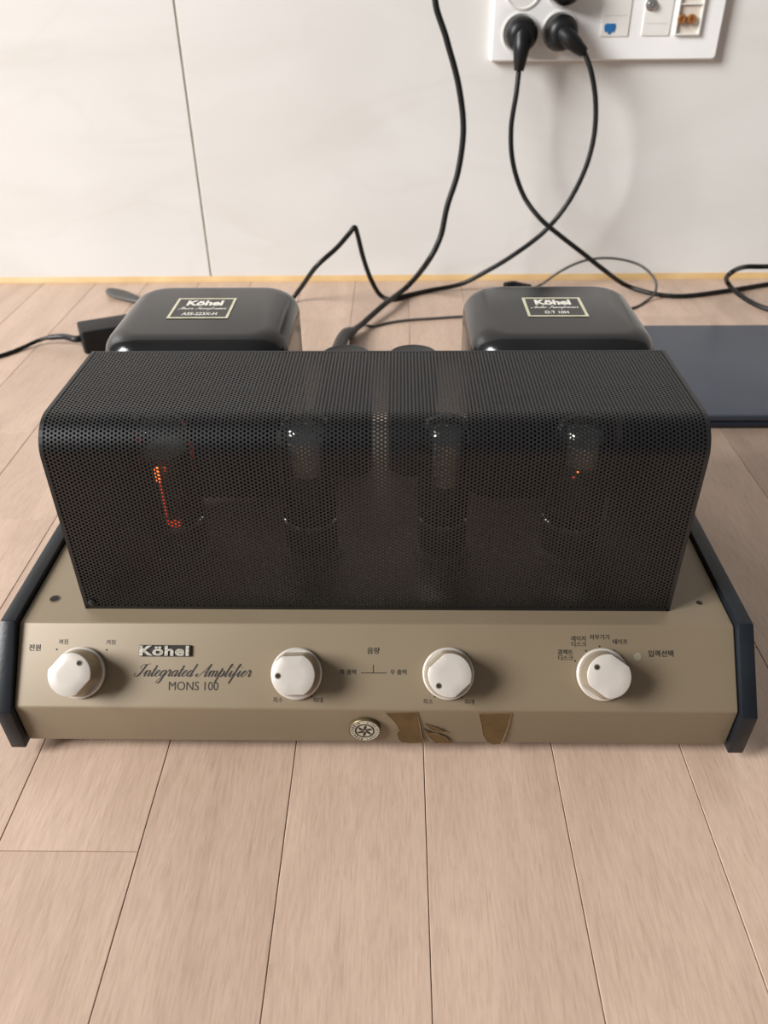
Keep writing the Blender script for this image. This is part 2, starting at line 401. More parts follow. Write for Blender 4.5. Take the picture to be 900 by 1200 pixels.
# --- script lettering drawn with a broad pen
BOWL = [(.76,.78),(.55,1.0),(.27,.82),(.14,.42),(.25,.06),(.5,.14),(.74,.62)]
GL = {
 'i': ([[(0,.35),(.3,.98),(.3,.25),(.43,.0),(.75,.35)], [(.34,1.5),(.36,1.42)]], .66),
 'n': ([[(0,.4),(.2,.95),(.31,.85),(.3,0)], [(.3,.35),(.55,.9),(.8,.97),(.88,.72),(.84,.2),(.98,0),(1.25,.35)]], 1.14),
 'm': ([[(0,.4),(.2,.95),(.31,.85),(.3,0)], [(.3,.35),(.52,.9),(.74,.97),(.82,.75),(.8,0)], [(.8,.35),(1.02,.9),(1.26,.97),(1.34,.72),(1.3,.2),(1.44,0),(1.7,.35)]], 1.6),
 't': ([[(0,.35),(.32,1.0)], [(.36,1.75),(.3,.25),(.43,0),(.75,.35)], [(.02,1.08),(.66,1.12)]], .66),
 'e': ([[(0,.35),(.48,.52),(.66,.82),(.47,1.0),(.22,.72),(.17,.3),(.4,0),(.85,.4)]], .8),
 'g': ([BOWL, [(.82,1.0),(.74,-.5),(.5,-1.02),(.15,-.95),(.2,-.6),(.6,-.15),(1.08,.35)]], 1.0),
 'r': ([[(0,.35),(.26,1.12),(.34,.88),(.6,.93),(.62,.75),(.56,.25),(.7,0),(.95,.35)]], .86),
 'a': ([BOWL, [(.82,1.0),(.74,.25),(.86,0),(1.15,.35)]], 1.05),
 'd': ([BOWL, [(.92,2.0),(.74,.25),(.86,0),(1.15,.35)]], 1.05),
 'p': ([[(0,.35),(.28,1.05)], [(.34,1.35),(.24,-1.0)], [(.28,.4),(.5,.92),(.78,.95),(.88,.55),(.72,.1),(.45,.05)], [(.5,.04),(.78,.02),(1.15,.35)]], 1.06),
 'l': ([[(0,.35),(.45,1.25),(.6,1.85),(.48,2.02),(.36,1.6),(.28,.25),(.42,0),(.75,.35)]], .66),
 'f': ([[(0,.35),(.42,1.2),(.62,1.85),(.5,2.02),(.38,1.6),(.22,-.7),(.1,-1.0),(.12,-.6),(.35,.1),(.8,.4)]], .7),
 'I': ([[(.95,1.9),(.82,1.2),(.62,.4),(.3,.02),(-.1,.08),(-.22,.4),(.02,.5)], [(.25,1.25),(.2,1.6),(.5,1.85),(.95,1.88),(1.45,2.02)]], 1.2),
 'A': ([[(-.05,.45),(-.25,.3),(-.15,.02),(.2,.1),(.75,1.0),(1.3,2.0)], [(1.3,2.0),(1.16,.3),(1.3,0),(1.55,.3)], [(.5,.72),(1.3,.72)]], 1.5),
 'P': ([[(.8,1.8),(.66,.9),(.45,.1),(.15,.0),(-.05,.2)], [(.2,1.3),(.35,1.8),(.9,2.0),(1.3,1.7),(1.15,1.15),(.7,.95)]], 1.2),
 'T': ([[(.95,1.85),(.8,1.0),(.6,.2),(.25,0),(.0,.2)], [(.15,1.4),(.3,1.85),(.8,1.8),(1.5,1.95)]], 1.05),
 'o': ([[(.6,.95),(.35,.98),(.15,.5),(.3,.03),(.6,.15),(.72,.6),(.6,.95),(.95,.85)]], .86),
 'w': ([[(0,.5),(.2,.95),(.22,.3),(.4,0),(.62,.3),(.66,.95)], [(.66,.95),(.66,.3),(.82,0),(1.05,.4),(1.02,.95),(1.25,.85)]], 1.15),
 's': ([[(0,.35),(.4,1.05),(.5,.5),(.4,.05),(.1,.1)], [(.4,.05),(.75,.35)]], .66),
 'u': ([[(0,.4),(.2,.95),(.18,.3),(.32,0),(.6,.3),(.74,.95)], [(.74,.95),(.7,.25),(.82,0),(1.05,.35)]], .98),
 ' ': ([], .85)}
def script_mesh(s, width, thin=.085, thick=.27, slant=.52, dep=.00006):
    adv = sum(GL[c][1] for c in s); k = width/adv; mb = MB(); x = -adv/2
    for c in s:
        strokes, a = GL[c]
        for st in strokes:
            pts = [(px+x+slant*(py-.5), py) for px, py in st]
            sm = crom([(p[0], p[1], 0) for p in pts], 7) if len(pts) > 1 else []
            L, Rr = [], []
            for i, p in enumerate(sm):
                d = sm[min(i+1, len(sm)-1)]-sm[max(i-1, 0)]; d.normalize()
                dirn = Vector((slant, 1, 0)).normalized(); al = abs(d.dot(dirn)); down = d.dot(dirn) < 0
                wd = thin + (thick-thin)*(max(0, al-.55)/.45 if down else 0)
                n = Vector((-d.y, d.x, 0)); L.append((p+n*wd/2)*k); Rr.append((p-n*wd/2)*k)
            if len(sm) > 1:
                vs = L + Rr; n = len(L)
                vs = [(v.x, v.y, dep) for v in vs] + [(v.x, v.y, 0) for v in vs]; m2 = 2*n
                fs = [(i, i+1, n+i+1, n+i) for i in range(n-1)]
                fs += [(m2+i, i, i+1, m2+i+1) for i in range(n-1)] + [(m2+n+i, n+i, n+i+1, m2+n+i+1) for i in range(n-1)]
                mb.add(vs, fs)
        x += a
    return mb
x, v = on_front(227, 793)
xl, _ = on_front(158, 790); xr, _ = on_front(297, 790)
o = script_mesh('Integrated Amplifier', (xr-xl)*.97).build('printed_script', INK, chassis); o.matrix_local = front_m(x, v, .00003)
# --- raised brand badge
x, v = on_front(194, 762.5); xl, _ = on_front(163.5, 762); xr, _ = on_front(224.5, 762)
badge = MB().prism(rrect(0, 0, (xr-xl)/2, .0031, .0004, 3), 0, .0012).build('brand_badge', BADGE, amp, bevel=.0002, seg=1); badge.matrix_local = front_m(x, v, 0)
me = text_mesh('Köhel', .0078, .0003, .00030, 0, 'CENTER', 1.0, 1.08)
xs = [q.co.x for q in me.vertices]; s = (xr-xl)*.95/(max(xs)-min(xs)); ys = [q.co.y for q in me.vertices]; ym = (max(ys)+min(ys))/2; sy = .0056/(max(ys)-min(ys))
for q in me.vertices: q.co.x = (q.co.x-(max(xs)+min(xs))/2)*s-.0003; q.co.y = (q.co.y-ym)*sy
place_mesh('badge_lettering', me, SILVER, badge, Matrix.Translation((0, 0, .00145)))

ENAMEL = noisy(new_mat('aged_enamel', rough=.45), (.36,.32,.24), (.44,.40,.31), 200)
BRASS = noisy(new_mat('dark_brass', rough=.4, metal=.6), (.10,.075,.035), (.15,.11,.055), 90)
# --- round enamel emblem on the lower front
h = hit(427.5, 853, (0, 0, ZE), (0, -1, 0)); EM = Matrix.Translation((h.x, 0, h.z)) @ Matrix.Rotation(pi/2, 4, 'X')
emb = MB().lathe([(.0089, -.0005), (.0089, .0018), (.0086, .0022), (.0083, .0022), (.0082, .0019), (.0001, .0019)], 48).build('emblem', BRASS, amp, smooth=35); emb.matrix_local = EM
MB().lathe([(.0056, .0019), (.0056, .00215), (.0082, .00215), (.0082, .0019)], 48, False, False).build('emblem_ring', ENAMEL, emb)
MB().lathe([(.0001, .0019), (.0001, .0021), (.0047, .0021), (.0047, .0019)], 40, False, False).build('emblem_disc', ENAMEL, emb)
MB().lathe([(.0047, .0019), (.0047, .0022), (.0056, .0022), (.0056, .0019)], 40, False, False).build('emblem_band', BADGE, emb)
def petal(a):
    pts = []
    for k in range(13):
        t = pi*k/12; pts.append((.0006+.0038*(1-cos(t))/2, .00115*sin(t)*(1 if k else 0)))
    for k in range(11, 0, -1):
        t = pi*k/12; pts.append((.0006+.0038*(1-cos(t))/2, -.00035*sin(t)))
    R = Matrix.Rotation(a, 3, 'Z')
    return [(R @ Vector((x, y, 0))).xy for x, y in pts]
for k in range(6):
    MB().prism([tuple(q) for q in petal(k*pi/3+.3)], .0021, .00222).build('emblem_petal', BADGE, emb)
rg = random.Random(3)
for k in range(26):
    if k in (6, 7, 19): continue
    a = 2*pi*k/26+.1; c, s = cos(a), sin(a); mk = MB()
    def tk(r0, t0, r1, t1):
        mk.add([(c*r-s*t, s*r+c*t, .00222) for r, t in ((r0, t0), (r1, t0), (r1, t1), (r0, t1))], [(0, 1, 2, 3)])
    tk(.0062, -.00042, .0077, -.0002)
    if rg.random() < .8: tk(.0062, .0002, .0077, .00042)
    tk(rg.choice((.0062, .0068, .0073)), -.00042, .0077 if rg.random() < .5 else .0067, .00042)
    mk.build('emblem_mark', BADGE, emb)

# --- tape residue on the lower front
def residue(pts):
    P = [hit(px, py, (0, 0, ZE), (0, -1, 0)) for px, py in pts]
    poly = [(p.x, p.z) for p in P]; cx = sum(p[0] for p in poly)/len(poly); cz = sum(p[1] for p in poly)/len(poly)
    def ring(y, k): return [(cx+(x-cx)*k, y, cz+(z-cz)*k) for x, z in poly]
    o = MB().rings([ring(.0006, 1), ring(-.00016, 1), ring(-.00012, .93)]).build('tape_residue', RESIN, chassis)
    tube = [(x, -.00018, z) for x, z in poly]; tube.append(tube[0])
    MB().tube(tube, .00016, 5).build('tape_residue_edge', RESINEDGE, chassis)
residue([(452, 835), (489, 834), (492, 848), (494, 862), (497, 870), (484, 871), (472, 870), (467, 866), (465, 858), (468, 855), (463, 846), (457, 840)])
residue([(498, 849), (512, 853), (524, 858), (520, 858.5), (508, 856)])
residue([(497, 855), (505, 859), (514, 860), (523, 864), (529, 871), (520, 871), (512, 871), (504, 865)])
residue([(561, 836), (600, 835), (596, 850), (592, 861), (587, 872), (579, 872.5), (571, 869), (566, 861), (564, 849)])

# --- perforated cage
CX0, CX1, CZ0, CZ1 = -.1655, .1668, ZD, .1924     # local x range, height range
CY0, CY1, CRD = .0435, .1362, .018
PIT = .00219; CLP = PIT*math.sqrt(3)/2; T = .00055; HR = .00069
arc = CRD*pi/2; Lf = CZ1-CRD-CZ0; Lt = CY1-CY0-CRD
def sheet(sv, depth):               # profile length -> (y, z), outward offset
    if sv < Lf: return CY0+depth, CZ0+sv
    if sv < Lf+arc:
        a = (sv-Lf)/CRD; r = CRD-depth; return CY0+CRD-r*cos(a), CZ1-CRD+r*sin(a)
    return CY0+CRD+(sv-Lf-arc), CZ1-depth
def perforated(width, height, mapf):
    """staggered round holes, outer and inner skin plus hole walls"""
    nc = int((width-.0010)/CLP); nr = int((height-.0004)/PIT); u0 = (width-nc*CLP)/2+CLP/2; v0 = (height-nr*PIT)/2+PIT/2
    V, Fc = [], []
    rc = PIT/math.sqrt(3)
    cor = [(rc*cos(pi/3*k), rc*sin(pi/3*k)) for k in range(6)]
    hol = [(HR*cos(pi/6*k), HR*sin(pi/6*k)) for k in range(12)]
    ring = cor+hol
    for i in range(nc):
        for j in range(nr-(i & 1)):
            cu, cv = u0+i*CLP, v0+j*PIT+(PIT/2 if i & 1 else 0)
            n = len(V)
            for d in (0, T):
                for a, b in ring: V.append(mapf(cu+a, cv+b, d))
            for k in range(6):
                k2 = (k+1) % 6
                Fc.append((n+k, n+k2, n+6+(2*k+2) % 12, n+6+2*k+1, n+6+2*k))
                Fc.append((n+18+k2, n+18+k, n+24+2*k, n+24+2*k+1, n+24+(2*k+2) % 12))
            for k in range(12):
                k2 = (k+1) % 12; Fc.append((n+6+k, n+6+k2, n+24+k2, n+24+k))
    return V, Fc
def mesh_obj(name, V, Fc, mat, parent):
    me = bpy.data.meshes.new(name); me.from_pydata(V, [], Fc); me.materials.append(mat); me.update()
    o = bpy.data.objects.new(name, me); COL.objects.link(o); o.parent = parent; return o
def map_front(u, s, d):
    y, z = sheet(s, d); return (CX0+u, y, z)
V, Fc = perforated(CX1-CX0, Lf+arc+Lt, map_front)
cage = mesh_obj('tube_cage', V, Fc, CAGE, amp); cage['label'] = 'black perforated metal cage over the tubes'
# plain side sheets (inside the rounded outline)
for x in (CX0+.0004, CX1-.0012):
    pr = [sheet(k*(Lf+arc+Lt)/60, .0007) for k in range(61)] + [(CY1-.0007, CZ0+.0002)]
    MB().prism_x(pr, x, x+.0008).build('cage_side', CAGE, cage)
# solid hems along the sheet's edges
def hem(x):
    pts = [(x,)+sheet(s*(Lf+arc+Lt)/60, .0004) for s in range(61)]
    mb = MB(); outer, inner = [], []
    for s in range(61):
        y0, z0 = sheet(s*(Lf+arc+Lt)/60, -.0002); y1, z1 = sheet(s*(Lf+arc+Lt)/60, .0016)
        outer.append((y0, z0)); inner.append((y1, z1))
    r = [[(x-.0011, a[0], a[1]), (x+.0011, a[0], a[1]), (x+.0011, b[0], b[1]), (x-.0011, b[0], b[1])] for a, b in zip(outer, inner)]
    mb.rings(r).build('cage_hem', CAGE, cage)
hem(CX0+.0004); hem(CX1-.0004)
MB().box(CX0, CX1, CY0-.0002, CY0+.0012, CZ0+.0001, CZ0+.0022).build('cage_hem', CAGE, cage)
MB().box(CX0, CX1, CY1-.0014, CY1+.0004, CZ1-.0046, CZ1+.0001).build('cage_hem', CAGE, cage, bevel=.0003, seg=1)
for x in (CX0, CX1-.0016):
    MB().box(x, x+.0016, CY0, CY1, CZ0+.0001, CZ0+.0022).build('cage_hem', CAGE, cage)
    MB().box(x, x+.0016, CY1-.0016, CY1, CZ0, CZ1-.003).build('cage_hem', CAGE, cage)
for x in (CX0+.0016, CX1-.0156):
    MB().box(x, x+.014, CY1-.0012, CY1-.0004, CZ0+.0002, CZ1-.0045).build('cage_flange', CAGE, cage)
h = hit(105, 707, (0, CY0, 0), (0, -1, 0))
MB().lathe([(.0022, 0), (.0022, .0010), (.0012, .0016)], 16).build('cage_screw', CAGE, cage, smooth=40).matrix_local = Matrix.Translation((h.x+.0018, CY0+.0002, h.z+.001)) @ Matrix.Rotation(pi/2, 4, 'X')

# --- vacuum tubes under the cage
def vacuum_tube(x, y, r, top, silver, heat):
    z = ZD
    prof = [(r*.93, z+.026), (r, z+.032), (r, top-.014), (r*.93, top-.007), (r*.72, top-.002), (r*.4, top), (.0003, top+.0005)]
    t = MB().lathe([(a, b) for a, b in prof], 36, False, True, (x, y, 0)).build('vacuum_tube', GLASS, amp, smooth=60)
    MB().lathe([(r*1.12, z), (r*1.12, z+.005), (r*.9, z+.0055), (r*.9, z+.007)], 32, c=(x, y, 0)).build('tube_socket', SOCK, t, smooth=40)
    MB().lathe([(r*.86, z+.007), (r*.98, z+.008), (r*.98, z+.026), (r*.93, z+.028)], 36, c=(x, y, 0)).build('tube_base', BAKE, t, smooth=40)
    MB().lathe([(r*1.0, z+.0262), (r*1.0, z+.0285), (r*.96, z+.029)], 36, False, False, (x, y, 0)).build('base_band', STEEL, t, smooth=40)
    rx, ry = r*.66, r*.46; pl = [(x+rx*cos(2*pi*k/28), y+ry*sin(2*pi*k/28)) for k in range(28)]
    MB().prism(pl, z+.036, top-.022).build('anode', ANODE, t, smooth=40)
    for s in (-1, 1):
        MB().box(x+s*r*.78-.0006, x+s*r*.78+.0006, y-.0018, y+.0018, z+.034, top-.020).build('anode_fin', ANODE, t)
    for zz in (z+.034, top-.021):
        MB().lathe([(r*.86, zz), (r*.86, zz+.0008)], 28, c=(x, y, 0)).build('mica_spacer', SOCK, t)
    if silver:
        g0 = top-.004-silver
        pr = [(r*.975, g0), (r*.975, top-.014), (r*.91, top-.0075), (r*.70, top-.0028), (r*.38, top-.0008), (.0003, top-.0004)]
        if g0 > top-.014: pr = pr[2:]
        MB().lathe(pr, 36, False, True, (x, y, 0)).build('getter', GETTER, t, smooth=60)
    hm = HEAT
    for (dx, dz, rr, hh, m) in heat:
        MB().lathe([(rr, 0), (rr, hh)], 10, c=(x+dx, y-r*.70, z+dz)).build('heater', m, t)
    return t
TY = .098
H = ZD
vacuum_tube(-.1215, TY, .0172, .1700, 0, [(-.0025, .060, .0016, .009, HEAT), (.002, .067, .001, .002, HEATD), (-.0022, .030, .00045, .030, HEATD), (.002, .0295, .004, .003, HEATD)])
vacuum_tube(-.0395, TY, .0165, .1705, .028, [])
vacuum_tube(.0405, TY, .0150, .1690, .034, [(.002, .058, .0008, .003, HEATD)])
vacuum_tube(.1185, TY, .0178, .1695, .020, [(-.004, .0655, .0009, .0012, HEAT), (.004, .068, .0008, .0012, HEATD), (-.0055, .063, .0007, .0012, HEATD)])

# --- transformer covers behind the cage
def cover(x0, x1, y0, y1, l1, l2, l3, quad):
    c = rbox(MB(), x0, x1, y0, y1, ZD, .1885, .024, .0150, 8, 9).build('transformer_cover', COVER, amp, smooth=50)
    P = [hit(px, py, (0, 0, .1885), (0, 0, 1)) for px, py in quad]
    cx, cy = sum(p.x for p in P)/4, sum(p.y for p in P)/4
    hx = (max(p.x for p in P)-min(p.x for p in P))/2-.0002; hy = (max(p.y for p in P)-min(p.y for p in P))/2-.0006; z = .1886
    MB().box(cx-hx, cx+hx, cy-hy, cy+hy, z-.0004, z+.0003).build('label_plate', PLATEB, c)
    bw = .0018; zb = z+.00035
    fr = MB()
    for a in ((cx-hx, cx+hx, cy-hy, cy-hy+bw), (cx-hx, cx+hx, cy+hy-bw, cy+hy), (cx-hx, cx-hx+bw, cy-hy+bw, cy+hy-bw), (cx+hx-bw, cx+hx, cy-hy+bw, cy+hy-bw)):
        fr.box(*a, z, zb+.0001)
    fr.build('label_border', GOLDP, c)
    def tx(me, dy, wd, ht, name):
        xs = [q.co.x for q in me.vertices]; ys = [q.co.y for q in me.vertices]; mx, my = (max(xs)+min(xs))/2, (max(ys)+min(ys))/2
        for q in me.vertices: q.co.x = (q.co.x-mx)*wd/(max(xs)-min(xs)); q.co.y = (q.co.y-my)*ht/(max(ys)-min(ys))
        place_mesh(name, me, CREAMP, c, Matrix.Translation((cx, cy+dy, zb)))
    tx(text_mesh(l1, .01, .00005, .00045), hy*.50, hx*1.22, .0095, 'label_lettering')
    sm = script_mesh(l2, .03, .10, .26); o = sm.build('label_script', CREAMP, c); me = o.data; bpy.data.objects.remove(o)
    tx(me, -hy*.08, hx*1.62, .0075, 'label_script')
    tx(text_mesh(l3, .005, .00005, .00008), -hy*.56, hx*(1.15 if len(l3) > 8 else .8), .0048, 'label_lettering')
    return c
cover(-.1750, -.0570, .1580, .2700, 'Köhel', 'Power Transformer', 'ASS-223X-H', [(197, 373), (265, 374), (278, 351), (210, 350)])
cover(.0590, .1755, .1580, .2700, 'Köhel', 'Audio Transformer', 'O.T 10H', [(612, 350), (679, 349), (689, 371), (619, 372)])
# --- two filter capacitors between the transformers
for px in (405, 485):
    h = hit(px, 409, (0, 0, .1615), (0, 0, 1)); r = .0172
    MB().lathe([(r, ZD), (r, .1590), (r-.0008, .1610), (r-.0022, .1615), (r-.0032, .1609), (.0001, .1609)], 40, c=(h.x+(.0005 if px < 450 else -.0005), .1860+r, 0)).build('filter_capacitor', CAPM, amp, smooth=40)
# --- rear connectors
c0 = MB().prism_x([(YR-.001, .030), (YR+.009, .030), (YR+.009, .052), (YR-.001, .052)], -.085, -.050).build('power_inlet', BAKE, amp, bevel=.001)
for k in range(4):
    MB().rings([[(.02+k*.022+.0048*cos(a*pi/8), YR-.001, .042+.0048*sin(a*pi/8)) for a in range(16)], [(.02+k*.022+.0042*cos(a*pi/8), YR+.011, .042+.0042*sin(a*pi/8)) for a in range(16)]]).build('input_socket', STEEL, amp, smooth=40)

# ================================================================ outlet on the wall
OM = Matrix.Translation((0, YW, 0)) @ Matrix.Rotation(WROT, 4, 'Z'); OMI = OM.inverted()
def on_wall(px, py, out=0.0):       # pixel onto a plane 'out' metres in front of the wall, in wall coordinates
    o = OMI @ CO; d = OMI.to_3x3() @ ray(px, py); return o + d*((-out-o.y)/d.y)
outlet = empty('wall_outlet', (OM @ Vector((.2525, 0, .2745))), WROT)
tag(outlet, 'wide white wall outlet plate with sockets, phone jack and speaker terminals', 'wall outlet')
def oc(p): return Vector(p)-Vector((.2525, 0, .2745))
PLH, PT = .120, .010
pl = rrect(0, PLH/2, .1385, PLH/2, .004, 5)
MB().rings([[(x, 0, z) for x, z in pl], [(x, -PT+.003, z) for x, z in pl], [(x*.985, -PT, PLH/2+(z-PLH/2)*.97) for x, z in pl]]).build('cover_plate', WHITE, outlet, smooth=30)
def wx(px, py): p = oc(on_wall(px, py, PT)); return p
SOCKETS = []
sl = oc(on_wall(611, 40, .022)); sr = oc(on_wall(658, 38, .022))
for p in (sl, sr):
    for dz in (0, .046):
        c = Vector((p.x, -PT, p.z+dz)); SOCKETS.append(c)
        s = MB().rings([[(c.x+r*cos(2*pi*k/40), c.y-y, c.z+r*sin(2*pi*k/40)) for k in range(40)] for r, y in ((.0225, 0), (.0225, .0012), (.0205, .0016), (.0198, .0004), (.0196, .0002))], False, True).build('socket', WHITE2, outlet, smooth=40)
        for sx in (-1, 1):
            MB().rings([[(c.x+sx*.0095+.0026*cos(2*pi*k/14), c.y-y, c.z+.0026*sin(2*pi*k/14)) for k in range(14)] for y in (.0001, .0006)]).build('socket_hole', HOLE, s)
def module(pxl, pxr, pyb, name):
    a = wx(pxl, pyb); b = wx(pxr, pyb); x0, x1, z0 = a.x, b.x, a.z
    fr = MB().prism(rrect((x0+x1)/2, z0+.0225, (x1-x0)/2, .0225, .0012, 4), 0, .0012).build(name, WHITE2, outlet, bevel=.0003, seg=1)
    fr.matrix_local = Matrix.Translation((0, -PT, 0)) @ Matrix.Rotation(pi/2, 4, 'X')
    return fr, (x0+x1)/2, z0, (x1-x0)/2
# shadow-gap frame behind each module is real geometry: a slim recess border
f1, x1, z1, hw1 = module(703, 735, 43, 'phone_module')
j = wx(714.5, 32)
def jack(par, x, z):
    pts = [(-.0058, -.0048), (-.0020, -.0048), (-.0020, -.0070), (.0020, -.0070), (.0020, -.0048), (.0058, -.0048), (.0070, .0008), (.0058, .0040), (-.0058, .0040), (-.0070, .0008)]
    MB().prism([(x+a, z+b) for a, b in pts], .0010, .0020).build('phone_jack', BLUE, par, bevel=.0003, seg=1)
    MB().box(x-.0020, x+.0020, z-.0030, z+.0010, .0019, .0021).build('jack_slot', BLUE, par)
jack(f1, j.x, j.z)
MB().box(x1-hw1*.8, x1+hw1*.8, z1+.0215, z1+.0219, .0011, .0014).build('module_seam', GROUT, f1)
f2, x2, z2, hw2 = module(751, 783, 42, 'aerial_module')
j = wx(763, 5)
MB().lathe([(.0068, .0011), (.0068, .0020), (.0058, .0026), (.0048, .0026), (.0046, .0055), (.0036, .0055), (.0034, .0022), (.0012, .0022), (.0010, .0040), (.0001, .0042)], 28, c=(j.x, j.z, 0)).build('aerial_jack', STEEL, f2, smooth=40)
MB().box(x2-hw2*.8, x2+hw2*.8, z2+.0125, z2+.0128, .0011, .0014).build('module_seam', GROUT, f2)
# speaker terminals: raised frame round a sunken bay with two copper posts
a = wx(789, 41); b = wx(818, 41)
xa, xb, za = a.x, b.x, a.z
f3 = MB()
f3.box(xa, xa+.0016, za, za+.05, 0, .0040); f3.box(xb-.0016, xb, za, za+.05, 0, .0040); f3.box(xa+.0016, xb-.0016, za, za+.0016, 0, .0040)
f3 = f3.build('speaker_module', WHITE2, outlet); f3.matrix_local = Matrix.Translation((0, -PT, 0)) @ Matrix.Rotation(pi/2, 4, 'X')
MB().box(xa+.0016, xb-.0016, za+.0016, za+.05, 0, .0005).build('terminal_bay', new_mat('bay_beige', (.66,.60,.52), .5), f3)
for px, py in ((797.5, 22), (809, 22)):
    q = wx(px, py)
    MB().lathe([(.0052, .0004), (.0052, .0050), (.0046, .0060), (.0022, .0060), (.0018, .0045), (.0001, .0045)], 20, c=(q.x+.0004, q.z, 0)).build('terminal_post', COPPER, f3, smooth=40)
MB().box(xa+.0020, xb-.0020, za+.031, za+.0325, .0004, .0030).build('bay_bar', WHITE2, f3)

# ================================================================ cords and plugs
WRLD = outlet.matrix_basis.copy()
OW = Matrix.Translation(outlet.location) @ Matrix.Rotation(WROT, 4, 'Z')
def plug_cord(name, label, sock, tip_px, pts, rad, tip_out=.040, straight=.5):
    """mains cord with its angled plug; pts are world points the cord runs through after the plug's neck"""
    root = empty(name, OW @ sock, 0); I = Matrix.Translation(root.location).inverted()
    c = Vector((0, 0, 0))
    tip = I @ at_y(tip_px[0], tip_px[1], YW-tip_out); tip = Vector(tip)
    body = MB().rings([[(r*cos(2*pi*k/36), -y, r*sin(2*pi*k/36)) for k in range(36)] for r, y in ((.0186, .0010), (.0192, .006), (.0192, .016), (.0184, .021), (.0160, .0255), (.0120, .0285), (.0060, .030))]).build('plug_head', PLUG, root, smooth=50)
    st = Vector((0, -.020, 0)); d = (tip-st); d.normalize(); tipd = d
    neck = crom([st, st.lerp(tip, .35)+Vector((0, -.004, 0)), st.lerp(tip, .7)+Vector((0, -.002, 0)), tip], 8)
    MB().tube(neck, lambda t: .0122*(1-t)+.0058*t, 18).build('plug_neck', PLUG, root, smooth=50)
    # ribs of the strain relief
    for k in range(4):
        p = neck[int(len(neck)*(.66+.09*k))-1]; p2 = neck[min(int(len(neck)*(.66+.09*k)), len(neck)-1)]
        dd = (p2-p).normalized()*.0009; rr = .0074-.0005*k
        MB().tube([p-dd, p+dd], rr, 16).build('relief_rib', PLUG, root, smooth=50)
    # notches: earth clips at the rim
    P = [neck[-2], tip] + [I @ Vector(q) for q in pts]
    MB().tube(crom(P, 12), rad, 12).build('cable_jacket', CORD, root, smooth=60)
    tag(root, label, 'power cable', None)
    return root
r1 = .0031
fl = lambda px, py, z=None: at_z(px, py, r1+.0002 if z is None else z)
def wl(px, py, out): return at_y(px, py, YW-out)
A = [wl(605, 110, .046), wl(599, 150, .050), wl(601, 190, .055), wl(613, 228, .06), wl(632, 255, .074), wl(655, 275, .080), wl(682, 296, .080), wl(706, 315, .078), fl(733, 334, .008), fl(765, 344), fl(800, 347), fl(850, 341), fl(900, 333), fl(960, 324), fl(990, 318, .012), fl(955, 306, .030), wl(905, 312, .10), wl(872, 313, .115), at_y(855, 321, .985), fl(852, 330, .016), fl(866, 345, .008), fl(893, 360), fl(940, 371), fl(1000, 380), fl(1080, 386)]
plug_cord('power_cable', 'black power cable from the outlet curling into a loop beside the dark slab', SOCKETS[0], (608, 83), A, r1)
B = [wl(693, 85, .046), wl(698, 120, .050), wl(696, 160, .055), wl(685, 200, .058), wl(664, 240, .056), wl(636, 273, .056), wl(600, 300, .060), wl(570, 318, .058), fl(540, 333, .010), fl(505, 340), fl(478, 346), fl(460, 351), fl(446, 346, .008), at_y(435, 328, 1.035), at_y(426, 303, 1.035), at_y(419, 275, 1.035), at_y(415.5, 266.5, 1.033), at_y(409, 274, 1.03), at_y(394, 291, 1.02), at_y(370, 313, 1.01), fl(352, 338, .020), fl(338, 353), fl(310, 362), fl(270, 370), at_z(235, 374, r1)]
plug_cord('power_cable', 'black power cable from the outlet with a sharp upright kink near the wall', SOCKETS[2], (685, 62), B, r1)
C = [at_y(640, -62, 1.07), at_y(585, -72, 1.06), at_y(530, -52, 1.06), wl(510, -5, .075), wl(523, 45, .08), wl(537, 98, .085), wl(543, 150, .09), wl(537, 200, .095), wl(524, 242, .10), wl(516, 278, .105), at_y(501, 307, 1.02), fl(478, 335, .014), fl(450, 357, .0115), fl(425, 379, .0085), fl(408, 393, .013)]
# connector at the amplifier end
def amp_end(): return (AM @ Vector((-.068, YR+.010, .041)))
E0 = amp_end()
C += [fl(399, 402, .016), E0+Vector((.004, .045, -.012)), E0+Vector((.0, .03, 0))]
cord3 = plug_cord('power_cable', 'black power cable hanging from above down to the rear of the amplifier', SOCKETS[3], (663, -48), C, .0036)
I3 = Matrix.Translation(cord3.location).inverted()
q0 = I3 @ fl(416, 386, .007); q1 = I3 @ fl(399, 402, .016); q2 = I3 @ (E0+Vector((.004, .045, -.012)))
MB().tube(crom([q0, q1, q2], 8), lambda t: .0042+.0032*min(1, t*3), 14).build('connector_sleeve', PLUG, cord3, smooth=60)
MB().tube([q2, I3 @ (E0+Vector((0, .02, 0))), I3 @ E0], .0095, 14).build('connector', PLUG, cord3, smooth=50)

# thin signal cable with one upright coil
r2 = .0017
t2 = lambda px, py, z=r2+.0001: at_z(px, py, z)
D = [AM @ Vector((.020, YR+.012, .042)), AM @ Vector((-.005, YR+.035, .02)), AM @ Vector((-.03, YR+.07, .003)), t2(412, 391.5), t2(440, 382), t2(470, 376), t2(510, 373), t2(545, 371), t2(610, 371), t2(690, 370), t2(738, 362), t2(757, 353), at_z(768, 342, .0105), at_y(767, 327, 1.06), at_y(752, 312, 1.075), at_y(730, 304.5, 1.085), at_y(705, 302.5, 1.09), at_y(680, 307, 1.09), at_y(655, 319, 1.085), t2(635, 333, .006), t2(622, 338, .003), t2(608, 337)]
thin = MB().tube(crom(D, 12), r2, 10).build('signal_cable', CORDG, None, smooth=60)
tag(thin, 'thin grey cable rising in a wide coil behind the transformer covers', 'cable')
en = MB().tube(crom([D[-2], D[-1], t2(600, 336.5), t2(592, 338)], 6), lambda t: .0022+.0030*min(1, 2*t), 12).build('cable_plug', PLUG, thin, smooth=60)
